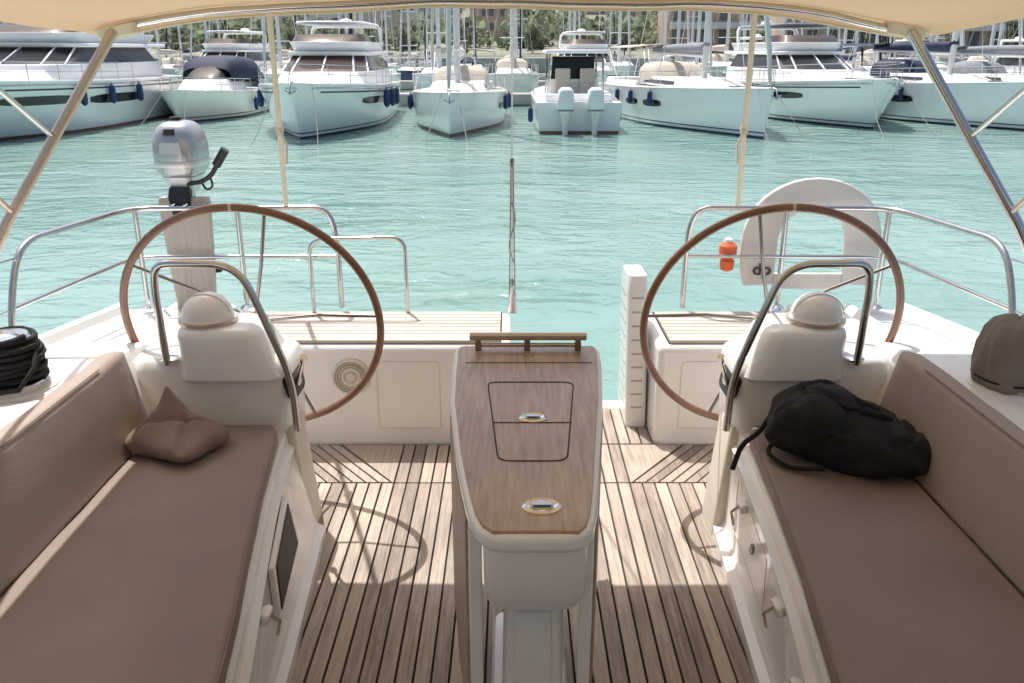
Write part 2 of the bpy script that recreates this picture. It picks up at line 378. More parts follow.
gate=body('transom_gate',[(.0,.550,3.60,.046,.15,.02),(.62,.535,3.60,.044,.13,.02),(.685,.535,3.60,.040,.10,.02)],GEL,Y)
for k in range(9):
    z=.10+k*.062
    box('slot_shade_strip',(.550-.015*z/.62-.0455+.002*z/.62,3.60,z),(.004,.17,.010),SLOT,gate,bevel=.001)
for k in range(9):
    z=.10+k*.062
    box('slot_shade_strip',(.550-.015*z/.62,3.4505+.0323*z,z),(.050,.004,.008),SLOT,gate,bevel=.001)
body('cabin_bulkhead',[(-.02,0,-.75,1.95,.25,.05),(.85,0,-.75,1.90,.25,.08),(.92,0,-.80,1.7,.22,.1)],GEL,Y)  # unseen behind the camera, added to block low sky from forward
secs=[]
for y,hh,s_ in [(-.55,.85,1.0),(-1.1,.88,1.0),(-1.6,.70,.96),(-2.1,.05,.9)]:
    secs.append([(1.35*s_*math.copysign(abs(math.cos(a))**.5,math.cos(a)),y,.88+hh*math.sin(a)**.5) for a in [math.pi*k/16 for k in range(17)]])
loft('sprayhood',secs,COVER,Y,ring=False,ang=60)  # unseen hood behind the camera, added to cut sky fill
tube('boarding_rail',fillet([(-.90,3.70,.465),(-.90,3.70,.80),(-.475,3.70,.81),(-.475,3.70,.465)],.07,7),.009,STEEL,Y,n=10)
# --- backstay
stay=tube('backstay',[(0,3.80,.44),(.0,3.07,1.80),(0,1.5,4.7)],.0032,STEEL,Y,n=8)
def st(z): t=(z-.44)/(1.36); return (0,3.80-.73*t,z)
tube('backstay_tackle_line',[(.014,st(.5)[1],.5),(.004,st(1.16)[1],1.16)],.0028,ROPEG,stay,n=6)
tube('backstay_tackle_line',[(-.012,st(.5)[1],.5),(-.004,st(1.16)[1],1.16)],.0028,ROPEG,stay,n=6)
tube('backstay_line_tail',fillet([(.0,st(1.0)[1]-.02,1.0),(.018,st(.9)[1]-.02,.92),(-.018,st(.8)[1]-.02,.8),(.012,st(.7)[1]-.02,.7)],.05),.003,ROPEG,stay,n=6)
for zz in (.60,1.17):
    body('pulley_block',[(-.024,0,0,.005,.005,.003),(-.012,0,0,.009,.008,.005),(.012,0,0,.009,.008,.005),(.024,0,0,.004,.004,.002)],STEELD,stay,loc=st(zz),rot=(R(28),0,0))
body('chainplate',[(0,0,0,.022,.02,.008),(.12,0,-.03,.010,.009,.005)],STEEL,stay,loc=(0,3.78,.44))
# --- bimini
def zc(y): return 1.752+(3.0-y)*.080+.010*math.sin((y)*2.2)
def bz(x,y):
    a=abs(x)/1.30; return zc(y)-.088*a**3+.006*math.sin(x*7+y*3)+.006*noise.noise(Vector((x*5,y*5,0)))
xs=[-1.36,-1.345,-1.33,-1.30]+[-1.25+k*.1 for k in range(26)]+[1.30,1.33,1.345,1.36]
ysb=[-2.6+k*.14 for k in range(41)]  # canopy carried forward out of view to deepen shade on the near seats
secs=[]
for y in ysb:
    row=[]
    for x in xs:
        a=abs(x); z=bz(max(-1.3,min(1.3,x)),y)
        if a>1.3: z-= (a-1.3)*.45
        row.append((x,y,z))
    secs.append(row)
secs.append([(x,3.012,z-.030) for x,y,z in secs[-1]])
m,nt,b=newmat('bimini_canvas'); b.inputs['Base Color'].default_value=(.64,.48,.31,1); b.inputs['Roughness'].default_value=.9
tr=nt.nodes.new('ShaderNodeBsdfTranslucent'); tr.inputs[0].default_value=(.92,.68,.42,1)
mx=nt.nodes.new('ShaderNodeMixShader'); mx.inputs[0].default_value=.13
wv=nt.nodes.new('ShaderNodeTexNoise'); wv.inputs['Scale'].default_value=6; bp=nt.nodes.new('ShaderNodeBump'); bp.inputs['Strength'].default_value=.35; bp.inputs['Distance'].default_value=.02
tcc=nt.nodes.new('ShaderNodeTexCoord'); nt.links.new(tcc.outputs['Object'],wv.inputs['Vector'])
nt.links.new(wv.outputs['Fac'],bp.inputs['Height']); nt.links.new(bp.outputs[0],b.inputs['Normal'])
nt.links.new(b.outputs[0],mx.inputs[1]); nt.links.new(tr.outputs[0],mx.inputs[2]); nt.links.new(mx.outputs[0],nt.nodes['Material Output'].inputs[0])
bim=loft('bimini_canopy',secs,m,Y,ring=False,ang=60)
for y in (2.93,1.25,-.3):
    tube('bimini_hoop',[(x,y,bz(x,y)-.018) for x in [-1.28+k*.08 for k in range(33)]],.0125,STEEL,bim,n=10)
tube('canopy_hem',[(x,3.012,bz(x,3.0)-.030) for x in [-1.30+k*.1 for k in range(27)]],.005,STRAP,bim,n=6)
for y in (2.2,.6):
    tube('canopy_seam',[(x,y,bz(x,y)-.003) for x in [-1.28+k*.08 for k in range(33)]],.0025,STRAP,bim,n=5)
for sg in (-1,1):
    tube('bimini_pole',[(sg*1.28,2.90,bz(1.28,2.9)-.02),(sg*1.62,2.70,1.07),(sg*1.90,2.56,.51)],.0165,STEELW if sg<0 else STEEL,bim,n=12)
    tube('bimini_strut',[(sg*1.47,2.79,1.33),(sg*1.44,2.5,1.48),(sg*1.36,1.9,1.74)],.009,STEEL,bim,n=8)
    tube('bimini_strut',[(sg*1.60,2.71,1.10),(sg*1.60,2.2,1.55),(sg*1.36,1.3,1.80)],.009,STEELW,bim,n=8)
    body('canopy_corner_patch',[(0,0,0,.06,.03,.02),(.03,0,0,.07,.04,.02)],STRAP,bim,loc=(sg*1.27,2.93,bz(1.27,2.93)-.035),rot=(0,sg*R(12),0))
    V,F=sweep([(sg*.80,3.0,bz(.8,3)-.03),(sg*.90,3.38,1.32),(sg*1.0,3.75,.94)],.010,8,False,flat=.25)
    s=obj('canopy_strap',V,F,STRAP,bim,ang=60)
    body('strap_knot',[(-.025,0,0,.010,.008,.006),(0,0,0,.016,.012,.008),(.025,0,0,.009,.008,.006)],STRAP,bim,loc=(sg*.905,3.40,1.30))
    tube('strap_tail',[(sg*.905,3.39,1.30),(sg*.88,3.39,1.24),(sg*.885,3.38,1.17)],.005,STRAP,bim,n=6)
# --- table
TT=[(1.365,-.015,.105),(1.375,-.048,.136),(1.40,-.068,.152),(1.44,-.082,.162),(1.495,-.093,.171),(1.60,-.110,.184),(1.718,-.127,.197),(2.0,-.158,.232),(2.25,-.168,.255),(2.38,-.172,.262),(2.41,-.168,.260),(2.43,-.155,.245)]
def outline(ins=0):
    Lp=[(l+ins,y) for y,l,r in TT]; Rp=[(r-ins,y) for y,l,r in TT]
    cy0,cy1=TT[0][0],TT[-1][0]
    f=lambda y: min(max(y,cy0+ins),cy1-ins)
    return [(x,f(y)) for x,y in Rp]+[(x,f(y)) for x,y in reversed(Lp)]
def lid(name,ins,z0,z1,mat,par,bev=.004):
    o=outline(ins); return loft(name,[[(x,y,z0) for x,y in o],[(x,y,z1) for x,y in o]],mat,par,bevel=bev,ang=40)
table=lid('cockpit_table',0,.708,.746,GEL,Y,.012)
lid('table_top',.012,.742,.752,TEAKT,table,.003)
body('table_locker',[(.52,.045,1.75,.084,.22,.05),(.545,.045,1.74,.096,.32,.05),(.60,.045,1.735,.100,.352,.05),(.71,.045,1.735,.102,.357,.05)],GEL,table)
body('table_leg',[(.0,.045,1.78,.070,.30,.02),(.54,.045,1.78,.062,.27,.02)],GEL,table)
body('leg_recess',[(.03,.045,1.478,.040,.006,.004),(.48,.045,1.508,.038,.006,.004)],WHITED,table)
body('table_foot',[(.008,.045,1.78,.10,.34,.03),(.028,.045,1.78,.092,.33,.03)],GEL,table)
for sg in (-1,1):
    k=1 if sg<0 else 2
    pts=[(TT[i][k],TT[i][0]) for i in (4,6,7,9)]
    secs=[]
    for x,y in pts:
        x+=sg*.002
        secs.append([(x-sg*.006,y,.18),(x,y,.18),(x,y,.704),(x-sg*.006,y,.704)])
    leaf=loft('table_leaf',secs,TEAKL,table,bevel=.002)
    secs=[]
    for x,y in pts: 
        x-=sg*.0045; secs.append([(x-sg*.028,y-.006,.185),(x,y-.006,.185),(x,y-.006,.70),(x-sg*.028,y-.006,.70)])
    loft('leaf_lining',secs,GEL,table,bevel=.005)
tube('table_grab_bar',[(-.11,2.38,.768),(.205,2.38,.768)],.007,STEEL,table,n=10)
tube('table_grab_bar',[(-.125,2.38,.795),(.22,2.38,.795)],.0130,STEEL,table,n=12)
for xx in (-.10,.045,.195):
    box('grab_bar_post',(xx,2.38,.770),(.018,.022,.04),STEELD,table,bevel=.004)
def inlay(name,pts,w=.0035):
    P=fillet([(x,y,.7525) for x,y in pts],.03,4); return tube(name,P,w*.5,CAULK,table,n=5)
inlay('lid_seam',[(-.015,2.12),(-.065,2.12),(-.03,1.66),(.12,1.66),(.165,2.12),(-.015,2.12)])
tube('lid_split',[(-.045,1.86,.7525),(.143,1.86,.7525)],.0016,CAULK,table,n=5)
def handle(x,y,s):
    lathe('lid_handle',[(.043*s,0),(.043*s,.003),(.036*s,.007),(.03*s,.004),(.01,.004)],CHROME,table,n=28,loc=(x,y,.751),sy=.78)
    body('latch_bar',[(.0,0,0,.026*s,.009,.006),(.006,0,0,.022*s,.007,.006)],STEEL,table,loc=(x,y,.755))
handle(.05,1.885,.78); handle(.058,1.465,.9)
box('lid_gap',(.048,2.27,.7522),(.36,.0025,.002),CAULK,table,bevel=0)
# --- winches
def winch(x):
    return lathe('winch',[(.085,0),(.085,.02),(.07,.03),(.058,.05),(.055,.10),(.068,.125),(.072,.14),(.06,.155),(.03,.158),(.02,.15)],CHROME,Y,loc=(x,2.25,.688))
winch(-1.42); winch(1.42)
lathe('winch_pad',[(.12,0),(.12,.008),(.10,.012)],GEL,Y,loc=(-1.42,2.25,.686))
lathe('winch_pad',[(.112,0),(.112,.008),(.10,.012)],GEL,Y,loc=(1.42,2.25,.686))
V,F=sweep([(( .075+.004*math.sin(k*.37))*math.cos(k*.42),(.075+.004*math.sin(k*.61))*math.sin(k*.42),.02+.125*k/150+.003*math.sin(k*1.1)) for k in range(150)],.0075,6,False)
sweep([((.088+.004*math.sin(k*.23))*math.cos(k*.4),(.088+.004*math.sin(k*.31))*math.sin(k*.4),.015+.10*k/95+.003*math.sin(k*.7)) for k in range(95)],.0075,6,False,V,F)
sweep([(.09,-.02,.10),(.105,-.06,.07),(.08,-.11,.02),(-.02,-.13,.01),(-.08,-.09,.012),(-.095,0,.02)],.0075,6,False,V,F)
ro=obj('rope',V,F,ROPE,None,loc=(-1.42,2.25,.70),ang=60); tag(ro,'black mooring line coiled around a chrome winch','rope')
secs=[]
for z,r,l in [(.0,.098,.005),(.02,.102,.007),(.05,.100,.009),(.10,.094,.009),(.145,.086,.008),(.175,.070,.007),(.19,.045,.005),(.195,.015,.0)]:
    secs.append([((r+l*math.sin(5*a+z*20)+l*.5*math.sin(11*a))*math.cos(a),(r+l*math.sin(5*a+z*20)+l*.5*math.sin(11*a))*math.sin(a),z+.007*math.sin(3*a)) for a in [2*math.pi*k/48 for k in range(48)]])
wc_=loft('winch_cover',secs,COVER,None,loc=(1.42,2.25,.70),ang=80); tag(wc_,'grey brown canvas cover over a deck winch','cover')
tube('cover_drawstring',[(.103*math.cos(2*math.pi*k/30),.103*math.sin(2*math.pi*k/30),.022) for k in range(30)],.0035,ROPE,wc_,n=6,cyc=True)
# --- pillow
def blob(name,hx,hy,hz,mat,f,n=40,pw=.55):
    V=[];F=[];m=n//2
    sp=lambda v,p: math.copysign(abs(v)**p,v)
    for i in range(m+1):
        ph=-math.pi/2+math.pi*i/m
        for k in range(n):
            th=2*math.pi*k/n
            x=hx*sp(math.cos(ph),pw+.25)*sp(math.cos(th),pw); y=hy*sp(math.cos(ph),pw+.25)*sp(math.sin(th),pw); z=hz*sp(math.sin(ph),.9)
            V.append(f(Vector((x,y,z))))
    for i in range(m):
        for k in range(n):
            k2=(k+1)%n; F.append((i*n+k,i*n+k2,(i+1)*n+k2,(i+1)*n+k))
    return obj(name,V,F,mat,None,ang=80)
def pf(v):
    a=v.x/.14; b=v.y/.10
    top=max(0,v.z/.07)
    z=v.z
    peak=.125*math.exp(-(abs(a+.40)*2.6+abs(b-.35)*1.6))*top
    fold=-.016*math.exp(-(((a-.25)+.45*b)/.10)**2)*top-.016*math.exp(-(((a+.05)-.7*b)/.08)**2)*top
    nz=noise.noise(Vector((v.x*16,v.y*16,v.z*10)))*.008+noise.noise(Vector((v.x*40,v.y*30,v.z*20)))*.003
    pull=1+.24*abs(a*b)
    q=Vector((v.x*pull,v.y*pull,z*.62+peak+fold+nz))
    if q.z<-.034: q.z=-.034
    return q
pl=blob('pillow',.12,.10,.070,PILL,pf,80); pl.location=(-1.0,2.31,.496); pl.rotation_euler=(0,0,R(-24)); tag(pl,'small crumpled taupe pillow at the end of the bench','pillow')
# --- black bag
def bf(v):
    s=1+.22*noise.noise(v*6+Vector((3,1,2)))+.12*noise.noise(v*15)
    w=v*s
    crease=abs(noise.noise(v*9+Vector((7,0,0))))
    w.z+=.03*math.exp(-((v.x+.08)/.08)**2)*(1 if v.z>0 else 0)
    w.z*= (1-.3*max(0,v.x/.25)); w.z-=.024*(1-min(1,crease*6))*(1 if v.z>0 else 0)
    if w.z<-.075: w.z=-.075
    return w
bag=blob('bag',.215,.15,.10,BLACKF,bf,96,.7); bag.location=(.985,2.26,.535); bag.rotation_euler=(0,R(2),R(-22)); tag(bag,'crumpled black bag with loose strap lying on the cushion','bag')
tube('bag_strap',fillet([(-.12,.08,.06),(-.20,.07,.05),(-.25,-.02,-.045),(-.29,-.08,-.06),(-.305,-.10,-.14)],.05,6),.008,BLACKF,bag,n=8)
tube('bag_strap',fillet([(-.10,-.02,.105),(0,-.08,.11),(.10,-.04,.085)],.06,6),.010,BLACKF,bag,n=8)
tube('bag_strap',fillet([(-.19,-.05,-.03),(-.22,-.10,-.06),(-.15,-.17,-.068),(-.05,-.16,-.05)],.05,6),.007,BLACKF,bag,n=8)
# --- lifebuoy
lb=empty('lifebuoy','white fabric covered horseshoe lifebuoy hung on the stern rail','lifebuoy',loc=(1.365,3.82,.535)); lb.scale=(1.06,1,.93)
path=[(-.215,0,.03),(-.220,0,.10),(-.222,0,.18),(-.222,0,.27)]+[(.215*math.cos(a),0,.28+.20*math.sin(a)) for a in [R(180-k*10) for k in range(1,18)]]+[(.222,0,.27),(.222,0,.18),(.220,0,.10),(.215,0,.03)]
secs=[]
P=[Vector(p) for p in path]
for i,p in enumerate(P):
    t=(P[min(i+1,len(P)-1)]-P[max(i-1,0)]).normalized(); nn=Vector((t.z,0,-t.x))
    e=min(i,len(P)-1-i); k=.8 if e==0 else (.96 if e==1 else 1)
    secs.append([p+nn*a*k+Vector((0,b*k,0)) for a,b in rrect(.078,.016,.012,5)])
loft('buoy_cover',secs,BUOY,lb,ang=60)
body('buoy_bridge',[(0,0,0,.15,.012,.006),(.075,0,0,.15,.012,.006)],BUOY,lb,loc=(0,0,.01))
tx=bpy.data.curves.new('t','FONT'); tx.body='dp'; tx.size=.082; tx.extrude=.0015; tx.offset=.0016; tx.align_x='CENTER'
to=bpy.data.objects.new('t',tx); COL.objects.link(to); dg=bpy.context.evaluated_depsgraph_get()
me=bpy.data.meshes.new_from_object(to.evaluated_get(dg)); bpy.data.objects.remove(to)
lo=bpy.data.objects.new('buoy_lettering',me); COL.objects.link(lo); me.materials.clear(); me.materials.append(DARK)
lo.parent=lb; lo.location=(-.205,-.023,.085); lo.rotation_euler=(R(90),0,0)
rl=lathe('rescue_light',[(.012,0),(.030,.01),(.034,.05),(.026,.06),(.026,.07),(.040,.078),(.040,.12),(.026,.135),(.010,.137)],ORANGE,None,n=20,loc=(.985,3.80,.63)); tag(rl,'orange floating rescue light clipped to the stern rail','rescue light')
lathe('light_lens',[(.02,.137),(.018,.15),(.006,.158)],WHITE,rl,n=16)
# --- outboard
ob=empty('outboard_motor','small silver outboard motor clamped to a board on the stern rail','outboard motor',loc=(-1.475,3.86,1.015)); ob.scale=(.80,.80,.80)
body('motor_cowl',[(.055,0,0,.085,.12,.05),(.085,0,0,.112,.15,.07),(.17,0,0,.122,.162,.08),(.23,0,0,.121,.16,.08),(.29,0,.0,.110,.148,.078),(.325,0,0,.092,.128,.07),(.345,0,0,.070,.10,.055),(.353,0,0,.042,.066,.04)],SILVER,ob,ang=60)
body('cowl_band',[(.115,0,0,.119,.158,.075),(.125,0,0,.124,.164,.080),(.14,0,0,.1245,.165,.080),(.148,0,0,.122,.161,.078)],SILVERL,ob)
body('cowl_decal',[(.19,0,-.162,.060,.004,.003),(.25,0,-.158,.052,.004,.003)],SILVERL,ob)
body('pull_starter',[(.29,0,-.148,.03,.022,.012),(.32,0,-.135,.026,.018,.01)],DARK,ob)
lathe('fuel_cap',[(.03,.340),(.032,.36),(.026,.372)],DARK,ob,n=20,loc=(-.02,.02,0))
body('motor_pan',[(-.04,0,0,.055,.065,.03),(.01,0,0,.075,.095,.04),(.058,0,0,.09,.125,.05)],SILVERL,ob)
body('drive_leg',[(-.02,0,.02,.032,.045,.02),(-.30,0,.05,.026,.05,.02),(-.46,0,.06,.02,.06,.015),(-.50,0,.06,.012,.08,.01)],SILVER,ob)
body('gearcase',[(-.56,0,.07,.012,.09,.01),(-.53,0,.05,.03,.13,.025),(-.50,0,.05,.022,.10,.02)],SILVER,ob)
body('skeg',[(-.66,0,.08,.004,.03,.003),(-.55,0,.07,.007,.06,.005)],SILVER,ob)
V=[];F=[]
for k in range(3):
    a0=2*math.pi*k/3; b=len(V)
    for r,w,tw in [(.02,.015,.02),(.05,.032,.018),(.08,.03,.012),(.095,.012,.004)]:
        for s_ in (-1,1):
            a=a0+s_*w/r*.9; V.append((r*math.cos(a),s_*tw,r*math.sin(a)))
    for i in range(3): F.append((b+2*i,b+2*i+1,b+2*i+3,b+2*i+2))
pr=obj('propeller',V,F,DARK,ob,loc=(0,.20,-.53)); so=pr.modifiers.new('s','SOLIDIFY'); so.thickness=.004
body('clamp_bracket',[(-.15,0,-.105,.048,.016,.01),(-.05,0,-.10,.062,.024,.012),(.0,0,-.07,.055,.04,.012)],DARK,ob)
for xx in (-.035,.035):
    tube('clamp_screw',[(xx,-.10,-.09),(xx,-.15,-.09)],.007,STEEL,ob,n=8); tube('clamp_screw_bar',[(xx-.02,-.15,-.10),(xx+.02,-.15,-.08)],.005,STEEL,ob,n=6)
tube('tiller_arm',fillet([(.05,-.09,.02),(.15,-.14,.04),(.21,-.15,.08),(.255,-.16,.15)],.03,5),.013,DARK,ob,n=10)
tube('throttle_grip',[(.24,-.157,.13),(.30,-.165,.215)],.024,DARK,ob,n=14)
tube('kill_switch_cord',fillet([(.19,-.15,.08),(.215,-.16,.02),(.17,-.15,-.01),(.14,-.14,.045)],.03,5),.006,DARK,ob,n=6)
brd=body('motor_bracket_board',[(-.0,0,0,.085,.020,.006),(.20,0,0,.10,.021,.006),(.48,0,0,.112,.022,.006),(.51,0,0,.108,.02,.006)],BOARD,None,loc=(-1.465,3.80,.46)); tag(brd,'weathered wooden outboard bracket board on the stern rail','board')
# ================================================================ MARINA BOATS
class Hull:
    def __init__(s,L,B,hb,hs,rake=.6,full=.5,tr=.85,wl=.45,pw=.75): s.L,s.B,s.hb,s.hs,s.rake,s.full,s.tr,s.wl,s.pw=L,B,hb,hs,rake,full,tr,wl,pw
    def hw(s,t):
        a=math.sin(math.pi/2*min(1,t/s.full))**s.pw
        b=1-(1-s.tr)*max(0,(t-s.full)/(1-s.full))**2
        return max(.035,s.B/2*a*b)
    def sh(s,t): return s.hb+(s.hs-s.hb)*t-.12*math.sin(math.pi*t)*(s.hb-s.hs+.2)
    def pt(s,t,f,side,off=0):
        w=s.hw(t); k=min(1,t/.55); wl=s.wl+(.93-s.wl)*math.sin(k*math.pi/2)
        wf=wl+(1-wl)*max(0,f)**.8 if f>=0 else wl*(1+f*1.6)
        return Vector((side*(w*wf+off),t*s.L-s.rake*f*(1-t)**3,f*s.sh(t)))
    def mesh(s,mat,par,n=26):
        fs=[1,.92,.8,.65,.5,.35,.2,.1,0,-.25]; secs=[]
        for i in range(n+1):
            t=(i/n)**1.35
            ring=[s.pt(t,f,-1) for f in fs]+[s.pt(t,f,1) for f in reversed(fs)]
            w=s.hw(t); c=ring[-1]
            ring+=[Vector((w-.02 if w>.1 else w*.5,c.y,c.z+.035)),Vector((w*.9,c.y,c.z+.03)),Vector((0,c.y,c.z+.03+.05*min(1,w))),Vector((-w*.9,c.y,c.z+.03)),Vector((-w+.02 if w>.1 else -w*.5,c.y,c.z+.035))]
            secs.append(ring)
        return loft('hull',secs,mat,par,ang=32)
    def patch(s,name,t0,t1,f0,f1,side,mat,par,off=.012,n=10,taper=.5):
        V=[];F=[]
        for i in range(n+1):
            u=i/n; t=t0+(t1-t0)*u; m=(f0+f1)/2; e=(f1-f0)/2*(1-taper*(abs(2*u-1))**4)
            V+=[s.pt(t,m-e,side,off),s.pt(t,m,side,off),s.pt(t,m+e,side,off)]
        for i in range(n):
            for k in (0,1): F.append((3*i+k,3*i+3+k,3*i+4+k,3*i+1+k))
        return obj(name,V,F,mat,par)
    def line(s,f,side,off=.0,t0=0,t1=1,n=24,dz=0):
        o=[]
        for i in range(n+1):
            p=s.pt(t0+(t1-t0)*i/n,f,side,off); o.append(Vector((p.x,p.y,p.z+dz)))
        return o
    def rail(s,par,h=.55,t1=.5,inset=.06,mat=None,post=8,mid=True,r=.016):
        L=[]
        for side in (-1,1):
            top=s.line(1,side,-inset,0,t1,16,h); L.append((top,r))
            if mid: L.append((s.line(1,side,-inset,0,t1,16,h*.5),r*.6))
            for k in range(post):
                t=t1*k/(post-1); p=s.pt(t,1,side,-inset); L.append(([p,p+Vector((0,0,h))],r*.8))
        return tubes('guard_rail',L,mat or STEEL,par,n=5)
def plan(y0,y1,w,nose,n=14):
    o=[]
    for k in range(n+1):
        a=math.pi*k/n; o.append((w*math.copysign(abs(math.cos(a))**.6,math.cos(a)),y0+nose*(1-math.sin(a))))
    return o+[(-w,y1),(w,y1)]
def band(name,lo,up,mat,par,**k):
    return loft(name,[[(x,y,q[0]) for x,y in plan(*q[1:])] for q in (lo,up)],mat,par,**k)
def fender(h,t,side,par,mat=BLUEF,s=1,drop=.25):
    p=h.pt(t,.95,side,.13*s)
    f=lathe('fender',[(.02,-.34),(.07,-.31),(.115,-.24),(.12,0),(.115,.24),(.07,.31),(.03,.34),(.02,.40)],mat,par,n=14,loc=(p.x,p.y,p.z-drop-.3*s)); f.scale=(s,s,s)
    tubes('fender_line',[([(p.x,p.y,p.z-drop+.05),(p.x-side*.15*s,p.y,p.z+.1)],.012)],ROPEW,par,n=4)
def moor(h,par,tgt=2.5):
    for sd in (-1,1):
        p=h.pt(.03,1,sd); tubes('mooring_line',[([p,p+Vector((sd*.3,-tgt*.5,-p.z*.75)),p+Vector((sd*.5,-tgt,-p.z-.3))],.014)],ROPEG,par,n=4)
def anchor(h,par):
    p=h.pt(0,1,1)
    tubes('anchor',[([p+Vector((0,.3,.06)),p+Vector((0,-.18,.02)),p+Vector((0,-.28,-.25))],.03),([p+Vector((-.16,-.16,-.18)),p+Vector((0,-.30,-.28)),p+Vector((.16,-.16,-.18))],.03)],STEEL,par,n=6)
def motor_yacht(label,loc,rz,L=14,B=4.5,hb=1.75,hs=1.35,hm=H2,fly=True,glass=DGLASS,hard=True,fend=True,top=None,win=(.22,.42,.45,.62)):
    r=empty('motor_yacht',label,'motor yacht',loc=loc,rz=rz)
    h=Hull(L,B,hb,hs,rake=1.1,full=.42,tr=.92,wl=.35,pw=.62); h.mesh(hm,r)
    d=hs+.25; w=B*.40
    for sd in (-1,1):
        tube('rub_rail',h.line(.93,sd,.01),.035,STEEL,r,n=6)
        h.patch('hull_window',win[0],win[1],.58,.74,sd,glass,r); h.patch('hull_window',win[2],win[3],.53,.72,sd,glass,r)
        h.patch('hull_stripe',.05,.97,.84,.87,sd,DARK,r,off=.006,taper=0,n=24)
    band('foredeck_trunk',(hb-.25,L*.14,L*.5,w*.86,1.6),(hb+.18,L*.19,L*.5,w*.72,1.4),WHITE,r,bevel=.05)
    band('cabin',(d-.3,L*.30,L*.86,w,1.6),(d+.42,L*.33,L*.86,w*.97,1.5),WHITE,r,bevel=.03)
    band('windscreen',(d+.415,L*.335,L*.84,w*.955,1.45),(d+.98,L*.43,L*.82,w*.82,1.2),glass,r)
    for a in (R(60),R(90),R(120),R(28),R(152)):
        f=lambda q,a=a:(q[2]*1.01*math.copysign(abs(math.cos(a))**.6,math.cos(a)),q[0]+q[3]*(1-math.sin(a))-.02)
        x0,y0=f((L*.335,0,w*.955,1.45)); x1,y1=f((L*.43,0,w*.82,1.2)); tubes('window_pillar',[([(x0,y0,d+.41),(x1,y1,d+.99)],.035)],WHITE,r,n=6)
    band('roof',(d+.975,L*.42,L*.92,w*.93,1.3),(d+1.12,L*.41,L*.93,w*.9,1.3),WHITE,r,bevel=.04)
    if fly:
        band('flybridge_coaming',(d+1.115,L*.44,L*.86,w*.80,1.1),(d+1.48,L*.42,L*.88,w*.86,1.1),WHITE,r,bevel=.05)
        band('flybridge_windscreen',(d+1.478,L*.425,L*.60,w*.80,1.0),(d+1.76,L*.455,L*.60,w*.74,.9),BGLASS,r)
        tubes('radar_arch',[(fillet([(-w*.85,L*.80,d+1.3),(-w*.8,L*.84,d+2.15),(w*.8,L*.84,d+2.15),(w*.85,L*.80,d+1.3)],.3),.08)],WHITE,r,n=8)
        lathe('radar_dome',[(.05,0),(.27,.03),(.30,.10),(.24,.2),(.08,.24)],WHITE,r,n=20,loc=(0,L*.84,d+2.22))
        for q in ([(w*.7,L*.84,d+2.1),(w*.75,L*.88,d+4.4)],[(-w*.7,L*.84,d+2.1),(-w*.72,L*.87,d+3.6)]): tubes('antenna',[(q,.015)],WHITE,r,n=4)
        if hard:
            band('hardtop',(d+2.14,L*.50,L*.86,w*.78,.6),(d+2.24,L*.50,L*.86,w*.74,.6),top or WHITE,r,bevel=.04)
    h.rail(r,.6,.62,post=9); anchor(h,r); moor(h,r)
    box('deck_hatch',(0,L*.13,hb-.04),(.6,.6,.06),DGLASS,r,bevel=.01)
    multibox('sun_pad',[((0,L*.25,hb+.14),(1.5,1.4,.12))],TANC,r,bevel=.04)
    if fend:
        for t in (.36,.48,.62): 
            for sd in (-1,1): fender(h,t,sd,r,drop=.1)
    return r
